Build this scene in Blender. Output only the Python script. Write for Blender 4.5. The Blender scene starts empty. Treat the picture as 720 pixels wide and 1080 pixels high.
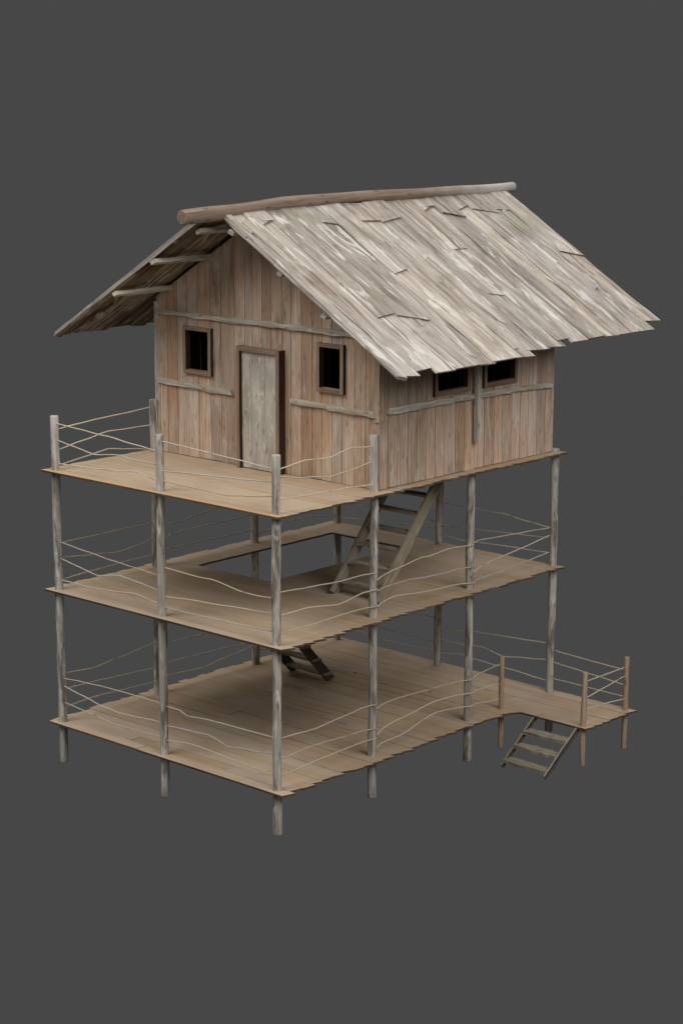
import bpy, bmesh, math, random
from mathutils import Vector as V, Matrix, noise

rnd = random.Random(11)
U = rnd.uniform
scene = bpy.context.scene
COL = scene.collection

# ------------------------------------------------------------------ measures (metres)
ZB, Z1, Z2, Z3, ZT = -0.687, 0.0, 2.204, 4.147, 5.007      # post feet, three decks, rail top
XS = (0.0, 2.397, 4.8)                                      # post columns
YS = (0.0, 2.108, 4.444, 6.592)                             # post rows
WF, WB, WL, WR = 2.19, 6.54, 0.0, 4.83                      # outer faces of the house walls
RX, RZ, RM = 2.4, 8.235, 0.6                                # ridge x, ridge z (roof top), roof slope
TH = math.atan(RM)

# ------------------------------------------------------------------ mesh builder
class MB:
    """collects pieces with UVs in metres (u along the grain) and a per-piece random tint"""
    def __init__(s):
        s.v = []; s.f = []; s.uv = []; s.t = []; s.sm = []
    def quad(s, idx, uvs, tint, smooth=False):
        s.f.append(idx); s.uv.append(uvs); s.t.append(tint); s.sm.append(smooth)
    def strip(s, sections, tint=None, smooth=False, us=None, closed_caps=True, voff=None):
        """sections: list of rings (same count, ordered counter-clockwise seen from the start)"""
        tint = tint or (rnd.random(), rnd.random(), rnd.random())
        uo, vo = U(0, 40), U(0, 40) if voff is None else voff
        n = len(sections[0]); base = len(s.v)
        for r in sections: s.v.extend([tuple(p) for p in r])
        if us is None:
            us = [0.0]
            for a, b in zip(sections, sections[1:]):
                ca = sum((V(p) for p in a), V()) / n; cb = sum((V(p) for p in b), V()) / n
                us.append(us[-1] + (cb - ca).length)
        per = [0.0]
        for i in range(n):
            per.append(per[-1] + (V(sections[0][(i+1) % n]) - V(sections[0][i])).length)
        for k in range(len(sections)-1):
            for i in range(n):
                j = (i+1) % n
                a, b, c, d = base+k*n+i, base+k*n+j, base+(k+1)*n+j, base+(k+1)*n+i
                s.quad((a, b, c, d), ((us[k]+uo, per[i]+vo), (us[k]+uo, per[i+1]+vo), (us[k+1]+uo, per[i+1]+vo), (us[k+1]+uo, per[i]+vo)), tint, smooth)
        if closed_caps:
            for k, rev in ((0, True), (len(sections)-1, False)):
                ids = [base+k*n+i for i in range(n)]
                c = sum((V(p) for p in sections[k]), V()) / n
                uvs = [(uo+7+0.15*(i % 2), vo+per[i]) for i in range(n)]
                if rev: ids = ids[::-1]; uvs = uvs[::-1]
                s.quad(tuple(ids), tuple(uvs), tint, False)
    def plank(s, A, B, wdir, tdir, w, t, segs=1, jw=0.0, jt=0.0, w2=None, skew0=0.0, skew1=0.0, tint=None, bow=0.0):
        """board from A to B (centre line of its body), width along wdir, thickness along tdir; ends cut askew"""
        A, B, wd, td = V(A), V(B), V(wdir).normalized(), V(tdir).normalized()
        ax = (B - A).normalized(); w2 = w if w2 is None else w2
        secs = []
        for k in range(segs+1):
            f = k/segs; c = A.lerp(B, f) + td*(bow*4*f*(1-f))
            hw = (w + (w2-w)*f)/2
            a, b = hw + U(-jw, jw), hw + U(-jw, jw)
            h = t/2; j = U(-jt, jt)
            sk = skew0 if k == 0 else (skew1 if k == segs else 0.0)
            ring = [c - wd*a - td*h + td*j - ax*sk, c + wd*b - td*h + td*j + ax*sk, c + wd*b + td*h + td*j + ax*sk, c - wd*a + td*h + td*j - ax*sk]
            secs.append(ring)
        if ax.cross(wd).dot(td) < 0:
            secs = [r[::-1] for r in secs]
        s.strip(secs, tint)
    def tube(s, pts, radii, n=10, tint=None, wob=0.0, smooth=True, flare=None):
        pts = [V(p) for p in pts]
        secs = []
        up = None
        for k, p in enumerate(pts):
            d = (pts[min(k+1, len(pts)-1)] - pts[max(k-1, 0)]).normalized()
            if up is None:
                up = V((1, 0, 0)) if abs(d.x) < 0.8 else V((0, 0, 1))
            e1 = (up - d*up.dot(d)).normalized(); e2 = d.cross(e1); up = e1
            r = radii[k] if isinstance(radii, (list, tuple)) else radii
            secs.append([p + (e1*math.cos(q) + e2*math.sin(q)) * (r*(1+U(-wob, wob))) for q in (2*math.pi*i/n for i in range(n))])
        s.strip(secs, tint, smooth)
    def box(s, lo, hi, grain=2, jit=0.0, tint=None):
        lo, hi = V(lo), V(hi); c = (lo+hi)/2; d = hi-lo
        ax = [V((1,0,0)), V((0,1,0)), V((0,0,1))]
        g = ax[grain]; o = [i for i in range(3) if i != grain]
        A = c - g*(d[grain]/2); B = c + g*(d[grain]/2)
        s.plank(A, B, ax[o[0]], ax[o[1]], d[o[0]], d[o[1]], segs=max(1, int(d[grain]/0.35)) if jit else 1, jw=jit, jt=jit*0.5, tint=tint)
    def build(s, name, mat, parent=None, origin=(0, 0, 0), mat2=None, pred=None):
        """mat2 goes on the faces whose outward normal satisfies pred"""
        me = bpy.data.meshes.new(name)
        o = V(origin)
        me.from_pydata([tuple(V(p)-o) for p in s.v], [], s.f)
        me.uv_layers.new(name='UVMap')
        me.color_attributes.new('tint', 'FLOAT_COLOR', 'CORNER')
        fu = []; fc = []
        for uvs, t in zip(s.uv, s.t):
            for q in uvs:
                fu.extend(q); fc.extend((t[0], t[1], t[2], 1.0))
        me.uv_layers['UVMap'].data.foreach_set('uv', fu)
        me.color_attributes['tint'].data.foreach_set('color', fc)
        me.polygons.foreach_set('use_smooth', s.sm)
        me.materials.append(mat)
        me.update()
        if mat2 is not None:
            me.materials.append(mat2)
            for poly in me.polygons:
                if pred(poly.normal): poly.material_index = 1
        ob = bpy.data.objects.new(name, me)
        COL.objects.link(ob)
        if parent is not None:
            ob.parent = parent
        ob.location = o if parent is None else o - world_loc(parent)
        return ob

def world_loc(o):
    l = V(o.location)
    while o.parent is not None:
        o = o.parent; l = l + V(o.location)
    return l

def thing(name, label, cat, loc):
    o = bpy.data.objects.new(name, None); COL.objects.link(o)
    o.empty_display_size = 0.3
    o.location = loc; o['label'] = label; o['category'] = cat
    return o

# ------------------------------------------------------------------ materials
def S(r, g, b):
    f = lambda c: (c/255/12.92) if c/255 <= 0.04045 else ((c/255+0.055)/1.055)**2.4
    return (f(r), f(g), f(b), 1.0)

def wood(name, cols, grain=(1.3, 26.0), dark=0.5, blotch=None, blotch_amt=0.35, crack=0.55, chips=None, chip_amt=0.0, tintv=0.25, bump=0.35, rough=0.85, extra=None, chip_scale=(5.0, 16.0), knots=0.55):
    """weathered timber: grain streaks along u, board to board tint, stains, dark cracks, pale worn chips"""
    m = bpy.data.materials.new(name); m.use_nodes = True
    nt = m.node_tree; N = nt.nodes; L = nt.links
    for n in list(N): N.remove(n)
    def node(t, **kw):
        n = N.new(t)
        for k, v in kw.items(): setattr(n, k, v)
        return n
    out = node('ShaderNodeOutputMaterial'); bs = node('ShaderNodeBsdfPrincipled')
    L.new(bs.outputs[0], out.inputs[0])
    uv = node('ShaderNodeUVMap', uv_map='UVMap')
    at = node('ShaderNodeAttribute', attribute_name='tint')
    sep = node('ShaderNodeSeparateColor'); L.new(at.outputs['Color'], sep.inputs[0])
    tc = node('ShaderNodeTexCoord')
    # slightly warped uv so that the grain is never ruler-straight
    wn = node('ShaderNodeTexNoise', noise_dimensions='2D'); wn.inputs['Scale'].default_value = 1.6; wn.inputs['Detail'].default_value = 2
    L.new(uv.outputs[0], wn.inputs['Vector'])
    wsub = node('ShaderNodeVectorMath', operation='MULTIPLY_ADD')
    wsub.inputs[1].default_value = (0.0, 0.07, 0.0); 
    L.new(wn.outputs['Color'], wsub.inputs[0]); L.new(uv.outputs[0], wsub.inputs[2])
    def nz(scale, detail=4, rough_=0.6, src=None, dist=0.0):
        mp = node('ShaderNodeVectorMath', operation='MULTIPLY'); mp.inputs[1].default_value = (scale[0], scale[1], 1.0 if len(scale) < 3 else scale[2])
        L.new((src or wsub.outputs[0]), mp.inputs[0])
        t = node('ShaderNodeTexNoise', noise_dimensions='3D'); t.inputs['Scale'].default_value = 1.0
        t.inputs['Detail'].default_value = detail; t.inputs['Roughness'].default_value = rough_; t.inputs['Distortion'].default_value = dist
        L.new(mp.outputs[0], t.inputs['Vector'])
        return t.outputs[0]
    def rng(src, a, b, c=0.0, d=1.0, smooth=False):
        r = node('ShaderNodeMapRange'); r.inputs[1].default_value = a; r.inputs[2].default_value = b
        r.inputs[3].default_value = c; r.inputs[4].default_value = d
        if smooth: r.interpolation_type = 'SMOOTHSTEP'
        L.new(src, r.inputs[0]); return r.outputs[0]
    def mix(a, b, fac, mode='MIX'):
        x = node('ShaderNodeMix', data_type='RGBA', blend_type=mode)
        if isinstance(fac, float): x.inputs[0].default_value = fac
        else: L.new(fac, x.inputs[0])
        for sock, val in ((x.inputs[6], a), (x.inputs[7], b)):
            if isinstance(val, tuple): sock.default_value = val
            else: L.new(val, sock)
        return x.outputs[2]
    def mul(a, k):
        x = node('ShaderNodeMath', operation='MULTIPLY'); L.new(a, x.inputs[0])
        if isinstance(k, float): x.inputs[1].default_value = k
        else: L.new(k, x.inputs[1])
        return x.outputs[0]
    fine = nz(grain, 5, 0.65, dist=0.25)
    mid = nz((grain[0]*0.45, grain[1]*0.28), 3, 0.55, dist=0.5)
    c = mix(cols[0], cols[1], rng(mid, 0.32, 0.68, smooth=True))
    # board tint picks between base colours
    c = mix(c, cols[2], mul(rng(sep.outputs[0], 0.35, 1.0, smooth=True), 0.75))
    # stains that cross the boards
    bl = nz((1.1, 1.1, 1.1), 4, 0.6, src=tc.outputs['Object'])
    if blotch: c = mix(c, blotch, mul(rng(bl, 0.48, 0.72, smooth=True), blotch_amt))
    # grain streaks
    c = mix(c, (0.25, 0.22, 0.19, 1), mul(rng(fine, 0.62, 0.30), dark), 'MULTIPLY')
    c = mix(c, (1.35, 1.33, 1.3, 1), mul(rng(fine, 0.55, 0.78), 0.45), 'MULTIPLY')
    # brightness per board
    br = rng(sep.outputs[1], 0.0, 1.0, 1.0 - tintv, 1.0 + tintv*0.55)
    hv = node('ShaderNodeHueSaturation'); L.new(br, hv.inputs['Value']); L.new(rng(sep.outputs[2], 0, 1, 0.82, 1.12), hv.inputs['Saturation']); L.new(c, hv.inputs['Color']); c = hv.outputs[0]
    # knots
    kn = node('ShaderNodeTexVoronoi', voronoi_dimensions='2D', feature='F1'); kn.inputs['Scale'].default_value = 1.0
    km = node('ShaderNodeVectorMath', operation='MULTIPLY'); km.inputs[1].default_value = (1.7, 4.5, 1); L.new(wsub.outputs[0], km.inputs[0]); L.new(km.outputs[0], kn.inputs['Vector'])
    c = mix(c, (0.34, 0.27, 0.22, 1), mul(rng(kn.outputs['Distance'], 0.13, 0.04, smooth=True), knots), 'MULTIPLY')
    # pale worn chips
    chipmask = None
    if chips:
        ch = nz(chip_scale, 4, 0.65, dist=0.8)
        chipmask = mul(rng(ch, 0.56, 0.64, smooth=True), chip_amt)
        c = mix(c, chips, chipmask)
    # cracks
    ck = nz((grain[0]*0.5, grain[1]*0.9), 2, 0.5, dist=0.3)
    ckm = rng(ck, 0.335, 0.27, smooth=True)
    c = mix(c, (0.12, 0.10, 0.085, 1), mul(ckm, crack), 'MULTIPLY')
    if extra: c = extra(node, L, mix, rng, mul, nz, tc, c)
    L.new(c, bs.inputs['Base Color'])
    bs.inputs['Roughness'].default_value = rough
    bs.inputs['Specular IOR Level'].default_value = 0.12
    hgt = node('ShaderNodeMath', operation='SUBTRACT'); L.new(fine, hgt.inputs[0]); L.new(ckm, hgt.inputs[1])
    bp = node('ShaderNodeBump'); bp.inputs['Strength'].default_value = bump; bp.inputs['Distance'].default_value = 0.012
    L.new(hgt.outputs[0], bp.inputs['Height']); L.new(bp.outputs[0], bs.inputs['Normal'])
    return m

def sunbleached(node, L, mix, rng, mul, nz, tc, c):
    sx = node('ShaderNodeSeparateXYZ'); L.new(tc.outputs['Object'], sx.inputs[0])
    ad = node('ShaderNodeMath', operation='MULTIPLY_ADD'); L.new(nz((3, 3, 3), 3, 0.6, src=tc.outputs['Object']), ad.inputs[0]); ad.inputs[1].default_value = 2.2; L.new(sx.outputs['Y'], ad.inputs[2])
    return mix(c, S(196, 190, 182), mul(rng(ad.outputs[0], 2.2, 5.2, smooth=True), 0.8))

def streaked(node, L, mix, rng, mul, nz, tc, c):
    c = mix(c, (0.34, 0.31, 0.28, 1), mul(rng(nz((1.1, 8.0), 4, 0.6, dist=0.6), 0.49, 0.60, smooth=True), 0.85), 'MULTIPLY')
    return mix(c, S(218, 214, 206), mul(rng(nz((1.7, 5.0, 2.0), 3, 0.6, dist=0.8), 0.60, 0.68, smooth=True), 0.5))

def patchy(node, L, mix, rng, mul, nz, tc, c):
    g = nz((0.7, 2.4), 5, 0.65, dist=1.0)
    c = mix(c, S(190, 144, 112), mul(rng(g, 0.50, 0.66, smooth=True), 0.5))
    g2 = nz((0.8, 3.1, 3.0), 5, 0.65, dist=1.2)
    c = mix(c, S(204, 193, 176), mul(rng(g2, 0.52, 0.64, smooth=True), 0.5))
    g3 = nz((1.0, 5.5, 3.0), 4, 0.6, dist=0.8)
    return mix(c, (0.55, 0.49, 0.44, 1), mul(rng(g3, 0.56, 0.70, smooth=True), 0.55), 'MULTIPLY')

def smeared(node, L, mix, rng, mul, nz, tc, c):
    c = mossy(node, L, mix, rng, mul, nz, tc, c)
    g = nz((0.55, 4.2, 2.0), 4, 0.6, dist=0.7)
    c = mix(c, (0.56, 0.50, 0.45, 1), mul(rng(g, 0.52, 0.68, smooth=True), 0.75), 'MULTIPLY')
    g2 = nz((0.45, 9.0, 5.0), 3, 0.55, dist=0.4)
    return mix(c, (0.30, 0.26, 0.22, 1), mul(rng(g2, 0.635, 0.69, smooth=True), 0.85), 'MULTIPLY')

def mossy(node, L, mix, rng, mul, nz, tc, c):
    g = nz((0.9, 0.9, 0.9), 5, 0.65, src=tc.outputs['Object'])
    return mix(c, S(150, 152, 128), mul(rng(g, 0.56, 0.70, smooth=True), 0.45))

def footworn(node, L, mix, rng, mul, nz, tc, c):
    g = nz((0.7, 0.7, 0.7), 4, 0.6, src=tc.outputs['Object'])
    return mix(c, (0.84, 0.80, 0.76, 1), mul(rng(g, 0.42, 0.66, smooth=True), 0.5), 'MULTIPLY')

M = {}
M['wall'] = wood('wall_wood', (S(208,183,160), S(191,163,140), S(204,170,144)), blotch=S(200,187,168), blotch_amt=0.6, crack=0.5, tintv=0.23, dark=0.5, knots=0.4, extra=patchy)
M['roof'] = wood('roof_wood', (S(204,194,182), S(172,160,148), S(190,179,168)), grain=(0.7, 8.5), blotch=S(148,133,121), blotch_amt=0.65, crack=0.7, chips=S(224,218,208), chip_amt=0.7, tintv=0.24, dark=0.55, extra=smeared, chip_scale=(0.9, 4.2), knots=0.35, bump=0.6)
M['soffit'] = wood('soffit_wood', (S(166,150,128), S(128,110,90), S(146,130,110)), grain=(0.8, 9.0), crack=0.7, tintv=0.4, dark=0.6, extra=streaked)  # darker timber for roof undersides: overhang shade put into the colour
M['inner_shade'] = wood('shaded_inner_wood', (S(52,44,38), S(42,36,31), S(48,40,34)), dark=0.5, crack=0.6, tintv=0.3)  # near-black for inward wall faces: the cabin's inner darkness painted as colour
M['deck'] = wood('deck_wood', (S(193,170,143), S(185,161,134), S(190,167,140)), grain=(0.7, 20.0), dark=0.13, crack=0.35, tintv=0.025, bump=0.2, extra=footworn, knots=0.0)
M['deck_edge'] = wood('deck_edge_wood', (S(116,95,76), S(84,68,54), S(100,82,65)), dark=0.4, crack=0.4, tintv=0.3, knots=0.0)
M['post'] = wood('post_wood', (S(210,204,194), S(176,166,154), S(194,186,173)), grain=(0.9, 22.0), dark=0.5, crack=0.5, blotch=S(144,126,110), blotch_amt=0.5, chips=S(226,222,214), chip_amt=0.7, tintv=0.12, chip_scale=(1.6, 8.0), extra=streaked)
M['trim'] = wood('trim_wood', (S(212,204,186), S(184,174,156), S(196,189,172)), grain=(1.4, 30.0), dark=0.55, crack=0.7, chips=S(222,216,202), chip_amt=0.5, blotch=S(160,142,122), blotch_amt=0.5, tintv=0.12)
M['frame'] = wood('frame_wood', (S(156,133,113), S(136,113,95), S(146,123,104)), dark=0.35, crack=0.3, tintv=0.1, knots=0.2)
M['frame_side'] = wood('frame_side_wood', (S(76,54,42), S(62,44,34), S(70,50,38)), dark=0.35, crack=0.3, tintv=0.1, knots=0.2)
M['door'] = wood('door_wood', (S(206,197,182), S(178,168,152), S(194,185,170)), grain=(1.8, 9.0), dark=0.4, crack=0.7, chips=S(222,215,202), chip_amt=0.6, tintv=0.1, bump=1.0, chip_scale=(4.5, 8.5), knots=0.4, blotch=S(164,153,137), blotch_amt=0.5)
M['ladder'] = wood('ladder_wood', (S(172,160,140), S(142,130,112), S(156,145,126)), grain=(1.4, 26.0), dark=0.45, crack=0.55, chips=S(184,176,158), chip_amt=0.4, tintv=0.15)
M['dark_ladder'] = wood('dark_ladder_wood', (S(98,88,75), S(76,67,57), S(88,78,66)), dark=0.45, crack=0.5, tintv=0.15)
M['log'] = wood('log_wood', (S(160,140,123), S(134,114,98), S(146,127,111)), grain=(0.7, 14.0), dark=0.55, crack=0.55, tintv=0.05, blotch=S(120,100,85), blotch_amt=0.4, extra=sunbleached)
M['stake'] = wood('stake_wood', (S(190,162,134), S(168,140,114), S(178,152,126)), dark=0.4, crack=0.4, tintv=0.1)
M['rope'] = wood('rope_fibre', (S(216,200,178), S(200,183,160), S(208,191,168)), grain=(60, 60), dark=0.25, crack=0.1, tintv=0.16, bump=0.2)

# ------------------------------------------------------------------ the house on stilts
house = thing('stilt_house', 'weathered three level timber stilt house with plank roof, open decks and rope railings', 'house', (2.4, 3.3, ZB))

# ---- posts
def post(x, y, z0, z1, r=0.066, mat='post', name='post', n=14):
    mb = MB(); k = max(5, int((z1-z0)/0.22)); pts = []; rad = []
    ph = U(0, 9)
    for i in range(k+1):
        f = i/k; z = z0 + (z1-z0)*f
        pts.append((x + 0.016*noise.noise(V((z*0.9, ph, 1))), y + 0.016*noise.noise(V((z*0.9, ph, 7))), z))
        rad.append(r*(1.03 + 0.10*noise.noise(V((z*1.7, ph, 3))) - 0.04*f))
    pts.insert(0, (pts[0][0], pts[0][1], z0)); rad.insert(0, rad[0]*0.93); pts[1] = (pts[1][0], pts[1][1], z0+0.012)
    pts.append((pts[-1][0], pts[-1][1], z1)); rad.append(rad[-1]*0.9); pts[-2] = (pts[-2][0], pts[-2][1], z1-0.012)
    mb.tube(pts, rad, n=n, wob=0.018)
    return mb.build(name, M[mat], house, origin=(x, y, z0))

HOUSE_TOP = Z3 - 0.035
for i, x in enumerate(XS):
    for j, y in enumerate(YS):
        if (i, j) in ((1, 1), (1, 2)):
            continue
        top = ZT + U(-0.02, 0.02)
        if j >= 2 or (i, j) == (1, 3): top = HOUSE_TOP
        if (i, j) == (2, 3): top = Z3 + 0.04
        px = x + (0.03 if (i, j) == (2, 3) else 0.0)
        py = y + (0.03 if (i, j) == (2, 3) else 0.0)
        post(px, py, ZB + U(-0.01, 0.01), top)
for x, y in ((4.82, 5.3), (6.36, 5.47), (6.36, 6.64)):
    post(x, y, ZB + 0.02, 0.905, r=0.044, mat='stake', name='landing_post', n=10)

# ---- plank decks: boards run along x, ends ragged at the two sides
def deck(z, x0, x1, y0, y1, label, hole=None, landing=None, thick=0.032, bw=0.225, rag=0.03, gap=0.004, jz=0.003):
    mb = MB(); y = y0
    stops = sorted([y1] + ([landing[1] - 0.17, landing[1]] if landing else []) + ([hole[2], hole[3]] if hole else []))
    while y < y1 - 0.02:
        nxt = [q for q in stops if q > y + 0.01][0]
        w = min(bw*U(0.85, 1.15), nxt - y)
        if nxt - (y + w) < 0.1: w = nxt - y
        end = x1
        if landing and y > landing[1] - 0.2: end = x1 + 0.07
        if landing and y > landing[1] - 0.01: end = landing[0]
        spans = [(x0, end)]
        if hole and y + w > hole[2] + 0.02 and y < hole[3] - 0.02:
            spans = [(x0, hole[0]), (hole[1], end)]
        for a, b in spans:
            a2 = a + (U(-rag, rag) if a == x0 else U(-0.003, 0.003))
            b2 = b + (U(-rag, rag) if b == x1 else U(-0.003, 0.003))
            cuts = [a2]                                   # long boards are butted from two or three lengths
            if b2 - a2 > 3 and gap > 0.004:
                k = U(1.2, 2.2)
                while a2 + k < b2 - 0.8:
                    cuts.append(a2 + k); k += U(1.3, 2.4)
            cuts.append(b2)
            for p, q in zip(cuts, cuts[1:]):
                zj = z - thick/2 + U(-jz, jz)
                e0 = U(-0.02, 0.03) if p == cuts[0] and a == x0 else 0.0
                e1 = U(0.005, 0.05) if q == cuts[-1] and b == end else 0.0
                if landing and end == x1 + 0.07: e1 = 0.06
                mb.plank((p+0.001, y+w/2, zj), (q-0.001, y+w/2, zj + U(-jz, jz)), (0, 1, 0), (0, 0, 1), w-(gap if gap < 0.004 else rnd.choice((0.0006, 0.001, 0.004, gap))), thick, segs=max(2, int((q-p)/0.5)), jw=0.0 if gap < 0.004 else 0.002, jt=0.0008, skew0=e0, skew1=e1)
        y += w
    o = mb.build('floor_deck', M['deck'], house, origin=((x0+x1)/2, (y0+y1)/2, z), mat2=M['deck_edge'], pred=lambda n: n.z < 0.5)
    o['label'] = label
    return o

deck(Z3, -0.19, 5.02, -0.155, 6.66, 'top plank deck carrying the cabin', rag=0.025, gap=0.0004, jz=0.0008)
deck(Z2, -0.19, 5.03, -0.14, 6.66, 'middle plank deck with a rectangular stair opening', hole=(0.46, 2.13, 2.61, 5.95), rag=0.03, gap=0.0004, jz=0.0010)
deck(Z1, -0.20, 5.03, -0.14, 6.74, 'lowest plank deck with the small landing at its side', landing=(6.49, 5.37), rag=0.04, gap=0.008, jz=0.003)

# ---- walls: upright planks with real openings
def uprights(a0, a1, keys, w=0.236):
    ks = sorted(set([a0, a1] + [k for k in keys if a0 < k < a1])); out = [a0]
    for p, q in zip(ks, ks[1:]):
        n = max(1, round((q-p)/w)); cuts = [p + (q-p)*i/n + (U(-0.022, 0.022) if 0 < i < n else 0) for i in range(n+1)]
        out += cuts[1:]
    return out

def wall(axis, face, inward, a0, a1, z0, topf, openings, name='wall', t=0.03):
    """axis: 0 = wall runs along x, 1 = along y; face: coordinate of its outer face; inward: +1/-1"""
    mb = MB()
    keys = [v for o in openings for v in o[:2]] + ([RX] if axis == 0 else [])
    cuts = uprights(a0, a1, keys)
    for p, q in zip(cuts, cuts[1:]):
        m = (p+q)/2
        spans = [[z0 + U(0, 0.012), None]]
        for o in sorted(openings, key=lambda o: o[2]):
            if o[0] - 0.005 < m < o[1] + 0.005:
                last = spans.pop()
                if o[2] > last[0] + 0.02: spans.append([last[0], o[2]])
                spans.append([o[3], None])
        tint = (rnd.random(), rnd.random(), rnd.random())
        off = U(-0.005, 0.005); g = 0.0050
        for lo, hi in spans:
            f0 = face - inward*off*0 + inward*U(0, 0.006); f1 = f0 + inward*t
            def ring(z_p, z_q):
                pts = [(p+g, f0, z_p), (q-g, f0, z_q), (q-g, f1, z_q), (p+g, f1, z_p)]
                if axis == 1: pts = [(b, a, c) for a, b, c in pts]
                return pts
            tp, tq = (topf(p), topf(q)) if hi is None else (hi, hi)
            n = max(2, int((tp-lo)/0.4)); secs = []
            for k in range(n+1):
                f = k/n
                secs.append(ring(lo+(tp-lo)*f, lo+(tq-lo)*f))
            # make sure normals face outwards
            r = secs[0]; nrm = (V(r[1])-V(r[0])).cross(V(secs[1][0])-V(r[0]))
            outw = V((0, -inward, 0)) if axis == 0 else V((-inward, 0, 0))
            if nrm.dot(outw) < 0: secs = [s_[::-1] for s_ in secs]
            mb.strip(secs, tint)
    c = (a0+a1)/2
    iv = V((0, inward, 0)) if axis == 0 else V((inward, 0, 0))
    return mb.build(name, M['wall'], house, origin=(c, face, z0) if axis == 0 else (face, c, z0), mat2=M['inner_shade'], pred=lambda n: n.dot(iv) > 0.7)

def under_roof(x): return RZ - 0.095 - RM*abs(x-RX)
DOOR = (2.035, 2.825, Z3+0.004, 6.02)
WIN1 = (0.745, 1.255, 5.585, 6.225)
WIN2 = (3.665, 4.085, 5.60, 6.225)
WINA = (3.50, 4.22, 5.50, 6.20)
WINB = (4.71, 5.42, 5.50, 6.20)
ZW = Z3 + 0.006
wall(0, WF, 1, WL+0.032, WR-0.032, ZW, under_roof, [DOOR, WIN1, WIN2])
wall(0, WB, -1, WL+0.032, WR-0.032, ZW, under_roof, [])
wall(1, WR, -1, WF, WB, ZW, lambda y: under_roof(WR), [WINA, WINB])
wall(1, WL, 1, WF, WB, ZW, lambda y: under_roof(WL), [])

# corner boards, battens, upright brace
def part(name, mat, build, origin):
    mb = MB(); build(mb); return mb.build(name, M[mat], house, origin=origin)
part('corner_board', 'trim', lambda m: m.box((WL-0.022, WF-0.022, ZW), (WL+0.075, WF-0.001, 6.62), 2, 0.004), (WL, WF, ZW))
part('corner_board', 'wall', lambda m: m.box((WR-0.09, WF-0.026, 5.19), (WR+0.024, WF-0.001, 6.55), 2, 0.004), (WR, WF, 5.19))
part('corner_board', 'wall', lambda m: m.box((WR+0.001, WF+0.001, 5.21), (WR+0.022, WF+0.075, 6.55), 2, 0.004), (WR, WF, 5.21))
def batten(pieces, face, axis, label=None):
    mb = MB()
    for (a, za, b, zb, h, proud) in pieces:
        d = 0.045 + proud
        if axis == 0:
            mb.plank((a, face - d/2, za), (b, face - d/2, zb), (0, 0, 1), (0, 1, 0), h, d-0.004, segs=max(3, int((b-a)/0.22)), jw=0.012, jt=0.006, w2=h*U(0.8, 1.05), skew0=U(-.02, .02), skew1=U(-.03, .03))
        else:
            mb.plank((face + d/2, a, za), (face + d/2, b, zb), (0, 0, 1), (1, 0, 0), h, d-0.004, segs=max(3, int((b-a)/0.22)), jw=0.012, jt=0.006, w2=h*U(0.8, 1.05), skew0=U(-.02, .02), skew1=U(-.03, .03))
    a, za = pieces[0][:2]
    return mb.build('wall_batten', M['trim'], house, origin=(a, face, za) if axis == 0 else (face, a, za))
batten([(0.03, 6.475, 1.95, 6.45, 0.076, 0.004), (1.72, 6.475, 4.62, 6.455, 0.078, 0.012)], WF, 0)
batten([(0.06, 5.335, 1.76, 5.30, 0.076, 0.008)], WF, 0)
batten([(3.03, 5.33, 3.95, 5.31, 0.08, 0.0), (3.82, 5.315, 4.76, 5.30, 0.09, 0.010)], WF, 0)
batten([(2.36, 5.335, 4.00, 5.33, 0.10, 0.004), (3.85, 5.345, 5.35, 5.315, 0.095, 0.012), (5.20, 5.325, 6.46, 5.265, 0.095, 0.0)], WR, 1)
part('wall_brace', 'trim', lambda m: m.plank((WR+0.095, 4.43, 4.63), (WR+0.085, 4.42, 6.60), (0, 1, 0), (1, 0, 0), 0.10, 0.07, segs=8, jw=0.006, jt=0.004, skew0=0.02), (WR+0.09, 4.43, 4.63))

# ---- door and windows
def frame(name, axis, face, o, w, proud, depth, sill=True):
    mb = MB(); a0, a1, z0, z1 = o
    def bar(p, q, r, s_, grain):
        lo_t, hi_t = (face - proud, face + depth) if axis == 0 else (face - depth, face + proud)
        if axis == 0: mb.box((p, lo_t, r), (q, hi_t, s_), {0: 0, 2: 2}[grain], 0.0025)
        else: mb.box((lo_t, p, r), (hi_t, q, s_), {0: 1, 2: 2}[grain], 0.0025)
    top = z1 + w
    bar(a0-w, a0, z0 if not sill else z0-w, top, 2); bar(a1, a1+w, z0 if not sill else z0-w, top, 2)
    bar(a0+0.002, a1-0.002, z1, top-0.004, 0)
    if sill: bar(a0+0.002, a1-0.002, z0-w+0.004, z0, 0)
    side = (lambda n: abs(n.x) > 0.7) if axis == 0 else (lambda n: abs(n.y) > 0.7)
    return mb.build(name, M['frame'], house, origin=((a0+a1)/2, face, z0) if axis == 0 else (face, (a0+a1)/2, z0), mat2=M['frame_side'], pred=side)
df = frame('door_frame', 0, WF, DOOR, 0.07, 0.14, 0.05, sill=False)
mb = MB()
xs = [DOOR[0]+0.004, 2.25, 2.55, DOOR[1]-0.004]
for p, q in zip(xs, xs[1:]):
    mb.plank(((p+q)/2, WF-0.062+U(0, .006), DOOR[2]+0.012), ((p+q)/2, WF-0.062, DOOR[3]-0.008), (1, 0, 0), (0, 1, 0), q-p-0.006, 0.045, segs=10, jw=0.002, jt=0.004)
mb.build('door', M['door'], df, origin=(2.32, WF, Z3))
for o in (WIN1, WIN2):
    frame('window_frame', 0, WF, o, 0.065, 0.06, 0.05)
for o in (WINA, WINB):
    frame('window_frame', 1, WR, o, 0.07, 0.05, 0.05)

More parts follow.
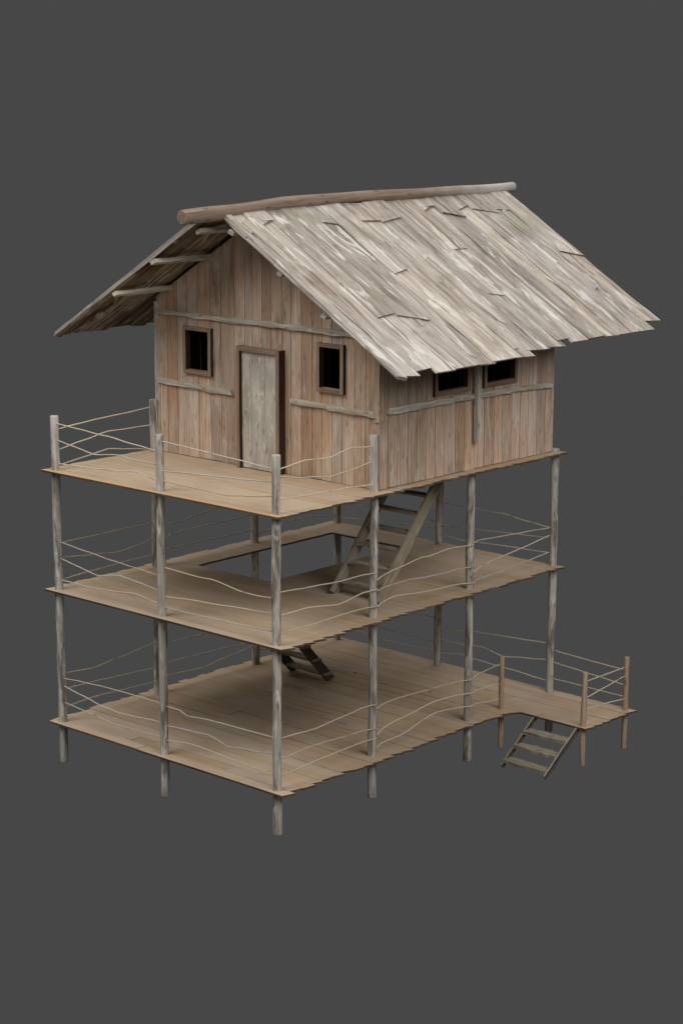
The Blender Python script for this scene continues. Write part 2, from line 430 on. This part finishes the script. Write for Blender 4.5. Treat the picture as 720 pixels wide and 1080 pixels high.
# ---- roof
ct, st = math.cos(TH), math.sin(TH)
def slope(side, y0, y1, name='roof_slope'):
    D = V((side*ct, 0, -st)); Nn = V((side*st, 0, ct)); Y = V((0, 1, 0))
    P = lambda s, y, h: V((RX, 0, RZ)) + D*s + Y*y + Nn*h
    mb = MB(); y = y0; LEN = 4.14
    k = 0; step = 0.0; left = 0
    while y < y1 - 0.03:
        w = U(0.30, 0.54)
        if y1 - (y+w) < 0.2: w = y1 - y
        first = (k == 0); last = y + w >= y1 - 0.001
        if left <= 0: step = rnd.choice((-0.11, -0.06, 0.0, 0.04)) + U(-.015, .015); left = rnd.choice((2, 2, 3))
        left -= 1
        end = LEN + (0.03 if first else step)
        if y > 5.1: end -= 0.13
        if last: end -= 0.05
        top = 0.02 + U(0, 0.05)
        cut = U(1.2, 3.0) if rnd.random() < 0.4 else 0.3
        lift = 0.016*(k % 2) + U(0, 0.006)
        dy = U(-0.05, 0.05) if not (first or last) else 0.0
        th = 0.024
        # lower length, then an upper length lapping over it
        mb.plank(P(cut-0.25, y+w/2-dy*0.3, -0.034+lift), P(end, y+w/2+dy, -0.034+lift+U(-.004, .016)), Y, Nn, w+0.05, th, segs=9, jw=0.011, jt=0.005, skew1=U(-0.015, 0.035), bow=U(-.01, .014))
        mb.plank(P(top, y+w/2, -0.006+lift), P(cut+U(0, .3), y+w/2+dy*0.5, -0.010+lift+U(0, .006)), Y, Nn, w+0.045, th, segs=7, jw=0.010, jt=0.005, skew0=U(-.03, .03), skew1=U(-0.12, 0.12), bow=U(-.006, .014))
        y += w; k += 1
    # rake board along the front edge
    mb.plank(P(-0.015, y0+0.055, 0.004), P(LEN+0.045, y0+0.06, -0.018), Y, Nn, 0.12, 0.055 if side > 0 else 0.075, segs=12, jw=0.008, jt=0.004, w2=0.14, skew1=0.03)
    # loose patch boards lying over the joints
    n = 9 if side > 0 else 6
    for i in range(n):
        s0 = U(0.02, 2.4); ln = U(1.5, 3.2); s1 = min(s0+ln, LEN-0.16)
        yy = U(y0+0.25, y1-0.3); tw = U(-0.06, 0.06); w = U(0.12, 0.36)
        h0 = 0.004 + U(0, 0.012)
        mb.plank(P(s0, yy, h0), P(s1, yy+tw*(s1-s0)/2, h0+U(-.004, .012)-(0.022 if s1 > 3 else 0)), Y, Nn, w, 0.030, segs=6, jw=0.014, jt=0.004, w2=w*U(0.25, 0.6), skew0=U(-.09, .09), skew1=U(-.10, .10), bow=U(-.004, .012))
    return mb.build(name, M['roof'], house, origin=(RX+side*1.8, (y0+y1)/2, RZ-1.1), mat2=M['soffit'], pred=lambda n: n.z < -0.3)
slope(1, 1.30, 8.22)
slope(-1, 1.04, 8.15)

part('ridge_log', 'log', lambda m: m.tube([(RX+0.02*math.sin(y*1.3), y, 8.180 + 0.118*math.sin(min(1, (y-0.5)/3.6)*math.pi/2) - 0.025*max(0, (y-4)/4.5) + 0.008*math.sin(y*3.1)) for y in [0.5, 0.515] + [0.5+8.03*i/26 for i in range(1, 26)] + [8.515, 8.53]],
     [0.098, 0.113] + [0.113 + 0.010*math.sin(i*0.9)*math.exp(-i/30) - 0.0013*i for i in range(1, 26)] + [0.088, 0.074], n=16, wob=0.02), (RX, 4.5, 8.2))

for x, y0 in ((2.13, 1.12), (1.30, 0.93), (0.36, 0.97), (2.66, 1.26), (3.59, 1.33), (4.50, 1.33)):
    zc = RZ - 0.115 - RM*abs(x-RX) - 0.045
    part('purlin', 'trim', lambda m: m.plank((x+U(-.02, .02), y0, zc+0.012), (x, 7.95, zc), (1, 0, RM if x < RX else -RM), (RM if x > RX else -RM, 0, 1), 0.085, 0.062, segs=22, jw=0.009, jt=0.006, skew0=0.012), (x, y0, zc))

# ---- rope railings: (deck, axis the rope runs across, that coordinate, [(run, height above deck)...])
ROPES = [
    (3,0,0.00,[(0.00,0.64),(0.43,0.67),(0.93,0.70),(1.44,0.72),(2.11,0.75)]),
    (3,0,0.00,[(0.00,0.31),(0.57,0.39),(1.12,0.47),(1.58,0.46),(2.11,0.45)]),
    (3,0,0.00,[(0.00,0.06),(0.76,0.14),(1.11,0.18),(1.57,0.12),(2.11,0.04)]),
    (3,1,0.00,[(0.00,0.74),(0.50,0.72),(1.21,0.68),(1.88,0.63),(2.40,0.59)]),
    (3,1,0.00,[(0.00,0.48),(0.48,0.42),(0.93,0.36),(1.44,0.42),(1.84,0.39),(2.29,0.39),(2.40,0.39)]),
    (3,1,0.00,[(0.00,0.10),(0.75,0.13),(1.46,0.17),(1.89,0.22),(2.28,0.15),(2.40,0.13)]),
    (3,1,0.00,[(2.40,0.76),(2.89,0.74),(3.24,0.72),(4.12,0.68),(4.36,0.66),(4.80,0.64)]),
    (3,1,0.00,[(2.40,0.31),(3.23,0.36),(4.11,0.41),(4.40,0.43),(4.80,0.46)]),
    (3,1,0.00,[(2.40,0.16),(3.23,0.14),(3.82,0.13),(4.26,0.18),(4.80,0.25)]),
    (3,0,4.80,[(0.00,0.62),(0.12,0.64),(0.62,0.69),(1.13,0.66),(1.59,0.74),(2.00,0.70),(2.11,0.70)]),
    (3,0,4.80,[(0.00,0.53),(0.62,0.44),(1.13,0.37),(1.59,0.40),(2.00,0.45),(2.11,0.46)]),
    (3,0,4.80,[(0.00,0.20),(0.97,0.16),(1.49,0.15),(2.00,0.12),(2.11,0.12)]),
    (2,0,0.00,[(0.00,0.75),(0.67,0.75),(1.38,0.75),(2.11,0.75)]),
    (2,0,0.00,[(0.00,0.52),(0.71,0.44),(1.27,0.38),(1.64,0.42),(2.11,0.48)]),
    (2,0,0.00,[(0.00,0.15),(0.85,0.18),(1.53,0.20),(2.00,0.20),(2.11,0.21)]),
    (2,0,0.00,[(2.11,0.68),(2.34,0.67),(2.72,0.67),(3.11,0.72),(4.44,0.90)]),
    (2,0,0.00,[(2.11,0.40),(2.39,0.44),(2.44,0.49),(3.10,0.50),(4.17,0.50),(4.44,0.51)]),
    (2,0,0.00,[(2.11,0.26),(2.36,0.25),(3.10,0.24),(4.32,0.23),(4.44,0.23)]),
    (2,0,0.00,[(4.44,0.13),(4.60,0.15),(5.28,0.24),(5.94,0.22),(6.45,0.16),(6.59,0.15)]),
    (2,1,6.59,[(0.00,0.11),(0.97,0.17),(1.81,0.22),(2.40,0.26)]),
    (2,1,6.59,[(0.00,0.44),(0.46,0.42),(0.87,0.41),(1.36,0.44),(1.80,0.41),(2.29,0.38),(2.40,0.37)]),
    (2,1,6.59,[(2.40,0.74),(3.17,0.73),(3.84,0.73),(4.29,0.68),(4.80,0.64)]),
    (2,1,6.59,[(2.40,0.32),(3.18,0.37),(4.20,0.43),(4.80,0.47)]),
    (2,1,6.59,[(2.40,0.15),(2.50,0.15),(3.00,0.13),(3.44,0.16),(4.21,0.19),(4.80,0.21)]),
    (2,1,0.00,[(0.00,0.78),(0.65,0.73),(1.26,0.68),(1.80,0.65),(2.40,0.62)]),
    (2,1,0.00,[(0.00,0.52),(0.47,0.45),(0.92,0.38),(1.47,0.47),(1.90,0.43),(2.40,0.38)]),
    (2,1,0.00,[(0.00,0.16),(0.12,0.16),(0.68,0.16),(1.30,0.19),(1.79,0.24),(2.29,0.18),(2.40,0.16)]),
    (2,1,0.00,[(2.40,0.77),(2.85,0.75),(3.20,0.74),(3.47,0.75),(4.13,0.67),(4.39,0.67),(4.80,0.69)]),
    (2,1,0.00,[(2.40,0.31),(3.20,0.37),(3.27,0.37),(4.26,0.43),(4.80,0.46)]),
    (2,1,0.00,[(2.40,0.14),(2.50,0.14),(2.84,0.14),(3.19,0.15),(3.73,0.16),(4.80,0.19)]),
    (2,0,4.80,[(0.00,0.78),(0.77,0.73),(1.32,0.70),(1.99,0.70),(2.11,0.70)]),
    (2,0,4.80,[(0.00,0.43),(0.13,0.43),(0.63,0.43),(1.32,0.35),(2.00,0.44),(2.11,0.45)]),
    (2,0,4.80,[(0.00,0.16),(0.13,0.16),(0.77,0.16),(1.53,0.18),(2.00,0.18),(2.11,0.18)]),
    (2,0,4.80,[(2.11,0.59),(2.69,0.66),(3.24,0.73),(3.37,0.72),(3.89,0.75),(4.34,0.73),(4.44,0.73)]),
    (2,0,4.80,[(2.11,0.42),(2.23,0.42),(2.94,0.43),(3.37,0.39),(3.96,0.38),(4.44,0.37)]),
    (2,0,4.80,[(2.11,0.17),(2.23,0.19),(2.60,0.23),(3.38,0.16),(3.90,0.14),(4.44,0.11)]),
    (2,0,4.80,[(4.44,0.77),(5.16,0.73),(5.86,0.69),(6.59,0.65)]),
    (2,0,4.80,[(4.44,0.29),(5.36,0.39),(5.86,0.44),(6.59,0.52)]),
    (2,0,4.80,[(4.44,0.12),(4.55,0.12),(5.18,0.13),(5.81,0.18),(6.59,0.23)]),
    (1,0,0.00,[(0.00,0.80),(0.12,0.79),(0.68,0.75),(1.22,0.80),(2.11,0.89)]),
    (1,0,0.00,[(0.00,0.54),(0.59,0.52),(1.26,0.49),(2.11,0.45)]),
    (1,0,0.00,[(0.00,0.22),(0.10,0.23),(0.64,0.26),(1.42,0.23),(2.11,0.20)]),
    (1,0,0.00,[(2.11,0.83),(2.31,0.82),(3.24,0.81),(3.72,0.80),(4.44,0.78)]),
    (1,0,0.00,[(2.11,0.49),(2.35,0.48),(3.24,0.46),(4.11,0.43),(4.44,0.42)]),
    (1,0,0.00,[(2.11,0.27),(2.39,0.25),(3.14,0.21),(3.71,0.27),(4.44,0.33)]),
    (1,1,0.00,[(0.00,0.73),(0.57,0.77),(0.97,0.79),(1.69,0.80),(2.28,0.80),(2.40,0.80)]),
    (1,1,0.00,[(0.00,0.61),(0.56,0.53),(0.96,0.46),(1.40,0.43),(2.27,0.49),(2.40,0.50)]),
    (1,1,0.00,[(0.00,0.33),(0.55,0.29),(1.28,0.23),(1.94,0.24),(2.40,0.25)]),
    (1,1,0.00,[(2.40,0.78),(2.52,0.78),(2.75,0.78),(2.91,0.72),(3.37,0.76),(3.77,0.77),(4.27,0.78),(4.80,0.79)]),
    (1,1,0.00,[(2.40,0.46),(2.51,0.47),(3.01,0.50),(3.37,0.52),(3.77,0.43),(4.22,0.48),(4.80,0.54)]),
    (1,1,0.00,[(2.40,0.22),(2.50,0.24),(3.00,0.29),(3.36,0.28),(4.26,0.23),(4.80,0.20)]),
    (1,0,4.80,[(0.00,0.78),(0.15,0.77),(0.87,0.74),(1.50,0.79),(2.11,0.83)]),
    (1,0,4.80,[(0.00,0.45),(0.18,0.46),(0.71,0.49),(1.50,0.46),(2.11,0.44)]),
    (1,0,4.80,[(0.00,0.19),(0.17,0.20),(0.97,0.24),(2.11,0.28)]),
    (1,0,4.80,[(2.11,0.77),(2.24,0.77),(2.71,0.78),(3.64,0.74),(4.39,0.71),(4.85,0.74),(5.30,0.77)]),
    (1,0,4.80,[(2.11,0.35),(2.21,0.36),(2.72,0.43),(3.64,0.52),(4.39,0.48),(5.30,0.43)]),
    (1,0,4.80,[(2.11,0.14),(2.23,0.15),(2.72,0.16),(3.65,0.33),(4.40,0.26),(5.30,0.17)]),
    (1,1,6.59,[(0.00,0.30),(0.48,0.26),(1.15,0.20),(2.26,0.23),(2.40,0.23)]),
    (1,1,6.59,[(0.00,0.42),(0.38,0.43),(1.01,0.43),(1.71,0.42),(2.40,0.40)]),
    (1,1,6.59,[(0.00,0.73),(0.86,0.77),(1.84,0.83),(2.40,0.86)]),
    (1,1,6.59,[(2.40,0.63),(2.93,0.71),(3.19,0.75),(4.04,0.80),(4.80,0.85)]),
    (1,1,6.59,[(2.40,0.46),(2.50,0.47),(2.93,0.47),(3.38,0.51),(3.85,0.43),(4.35,0.50),(4.80,0.56)]),
    (1,1,6.59,[(2.40,0.21),(2.51,0.23),(2.93,0.29),(3.20,0.26),(4.01,0.23),(4.80,0.19)]),
    (1,1,6.62,[(4.80,0.74),(5.27,0.72),(5.71,0.70),(6.36,0.68)]),
    (1,1,6.62,[(4.80,0.53),(5.32,0.50),(5.76,0.47),(6.36,0.43)]),
    (1,1,6.62,[(4.80,0.24),(5.53,0.24),(5.91,0.23),(6.36,0.23)]),
    (1,0,6.36,[(5.47,0.74),(6.06,0.74),(6.62,0.74)]),
    (1,0,6.36,[(5.47,0.46),(5.58,0.47),(5.97,0.52),(6.62,0.59)]),
    (1,0,6.36,[(5.47,0.27),(5.59,0.27),(6.05,0.24),(6.62,0.20)]),
]
def rope(dk, ax, val, pts, r=0.0096):
    z = {1: Z1, 2: Z2, 3: Z3}[dk]; mb = MB()
    q = []
    out = 0.0
    for (a0, h0), (a1, h1) in zip(pts, pts[1:]):
        n = max(2, int((a1-a0)/0.12))
        for i in range(n):
            f = i/n; fs = f*f*(3-2*f)*0.6 + f*0.4
            q.append((a0+(a1-a0)*f, h0+(h1-h0)*fs))
    q.append(pts[-1])
    sd = U(0, 50)
    P = []
    for a, h in q:
        o = 0.012*noise.noise(V((a*1.7, sd, 0))); hh = 0.006*noise.noise(V((a*2.3, sd, 5)))
        if ax == 0 and val == 4.8 and dk < 3:      # passes outside the middle posts
            o += sum(0.078*math.exp(-((a-yy)/0.13)**2) for yy in YS[1:3])
        P.append((val+o, a, z+h+hh) if ax == 0 else (a, val+o, z+h+hh))
    mb.tube(P, r*U(0.9, 1.1), n=6, wob=0.08)
    c = V(P[len(P)//2])
    mb.build('rope', M['rope'], house, origin=c)
for args in ROPES:
    rope(*args)
# bays whose ropes are mostly hidden behind the front of the building
for dk, ax, val, a, b, hs in ((2, 0, 0.0, YS[2], YS[3], (0.72, 0.43)), (1, 0, 0.0, YS[2], YS[3], (0.75, 0.45, 0.22)), (2, 1, 6.59, XS[0], XS[1], (0.74,))):
    for h in hs:
        rope(dk, ax, val, [(a + (b-a)*i/4, h + U(-.05, .05)) for i in range(5)])

# ------------------------------------------------------------------ ladders (lean against the building, things of their own)
def ladder(name, label, x0, x1, bottom, top, treads, sw, st_, tw, tt, mat_s, mat_t, over=0.0, flank=None, left_mat=None, tilt=0.0, tread_range=(0.08, 0.93), jag=0.01):
    """two plank stringers in the y-z plane from bottom (y,z) to top (y,z), boards across x"""
    root = thing(name, label, 'ladder', ((x0+x1)/2, bottom[0], bottom[1]))
    b, t = V((0, bottom[0], bottom[1])), V((0, top[0], top[1])); d = (t-b).normalized(); nrm = V((0, -d.z, d.y))
    for i, x in enumerate((x0+st_/2, x1-st_/2)):
        mb = MB()
        mb.plank(b+V((x, 0, 0)), t+V((x, 0, 0)), nrm, (1, 0, 0), sw, st_, segs=8, jw=0.006, jt=0.003, skew0=U(-.02, .02), skew1=U(-.02, .02))
        mb.build('stringer', M[mat_s], root, origin=b+V((x, 0, 0)), mat2=M[flank] if flank else None, pred=lambda n: abs(n.x) > 0.7)  # flank colours the side faces dark, painting in their shade
    fy = 1.0 if (t.y > b.y) else -1.0
    for i in range(treads):
        f = tread_range[0] + (tread_range[1]-tread_range[0])*i/max(1, treads-1)
        c = b.lerp(t, f)
        mb = MB()
        a0, a1 = (x0-over, x1+over) if over > 0 else (x0+st_+0.001, x1-st_-0.001)
        mb.plank((a0, c.y, c.z), (a1, c.y, c.z+U(-.01, .01)), (0, 1, tilt), (0, -tilt, 1), tw, tt, segs=8, jw=jag, jt=jag*0.4)
        mb.build('tread', M[mat_t], root, origin=((a0+a1)/2, c.y, c.z))
    return root

ladder('ladder', 'grey wooden ladder with open treads climbing from middle deck to the cabin floor', 3.40, 4.37, (2.74, Z2+0.01), (4.30, Z3-0.045), 7, 0.19, 0.04, 0.19, 0.035, 'ladder', 'ladder', over=0.0, tread_range=(0.10, 0.94))
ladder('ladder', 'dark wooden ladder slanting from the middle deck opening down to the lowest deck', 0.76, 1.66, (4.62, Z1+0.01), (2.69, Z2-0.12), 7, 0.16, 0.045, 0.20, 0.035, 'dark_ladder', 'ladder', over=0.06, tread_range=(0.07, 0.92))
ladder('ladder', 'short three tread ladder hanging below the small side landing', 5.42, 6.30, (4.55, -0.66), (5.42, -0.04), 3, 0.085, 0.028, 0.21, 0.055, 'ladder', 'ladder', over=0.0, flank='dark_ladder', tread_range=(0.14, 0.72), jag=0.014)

# ------------------------------------------------------------------ camera
cam = bpy.data.cameras.new('camera'); co = bpy.data.objects.new('camera', cam); COL.objects.link(co)
F, CX, CY, CZ, YAW, PIT, ROL = (2214.68763, 25.07585, -21.08248, 10.56721, 0.73415, -0.21522, 0.00216)
fw = V((-math.sin(YAW)*math.cos(PIT), math.cos(YAW)*math.cos(PIT), math.sin(PIT)))
r = fw.cross(V((0, 0, 1))).normalized(); u = r.cross(fw)
r2 = r*math.cos(ROL) + u*math.sin(ROL); u2 = -r*math.sin(ROL) + u*math.cos(ROL)
mat = Matrix((r2, u2, -fw)).transposed().to_4x4(); mat.translation = (CX, CY, CZ)
co.matrix_world = mat
cam.sensor_fit = 'VERTICAL'; cam.sensor_height = 36.0; cam.lens = 36.0*F/1080.0
cam.clip_start = 0.5; cam.clip_end = 400.0
scene.camera = co

# ------------------------------------------------------------------ plain grey studio surround and lamps
w = bpy.data.worlds.new('World'); scene.world = w; w.use_nodes = True
bg = w.node_tree.nodes['Background']; bg.inputs[0].default_value = S(71, 71, 71); bg.inputs[1].default_value = 1.0

C0 = V((2.4, 3.2, 3.6))
def lamp(name, az, el, dist, size, E, color=(1, 1, 1)):
    """big round softbox; az in degrees from +x towards +y, E = irradiance at the house"""
    a, e = math.radians(az), math.radians(el)
    d = V((math.cos(a)*math.cos(e), math.sin(a)*math.cos(e), math.sin(e)))
    l = bpy.data.lights.new(name, 'AREA'); l.shape = 'DISK'; l.size = size
    l.energy = math.pi*dist*dist*E; l.color = color
    o = bpy.data.objects.new(name, l); COL.objects.link(o)
    o.location = C0 + d*dist
    o.rotation_euler = (-d).to_track_quat('-Z', 'Y').to_euler()
LAMPS = [('key_light', -105, 49, 26, 18, 1.75), ('side_light', -12, 37, 26, 18, 1.8), ('front_fill', -50, 20, 40, 16, 0.25), ('back_light', 110, 54, 26, 18, 0.7), ('left_light', 185, 52, 26, 18, 0.6), ('top_light', 0, 88, 26, 18, 0.35)]
for a in LAMPS: lamp(*a)

scene.view_settings.view_transform = 'Standard'
scene.view_settings.look = 'None'
scene.view_settings.exposure = 0.0
scene.render.engine = 'CYCLES'
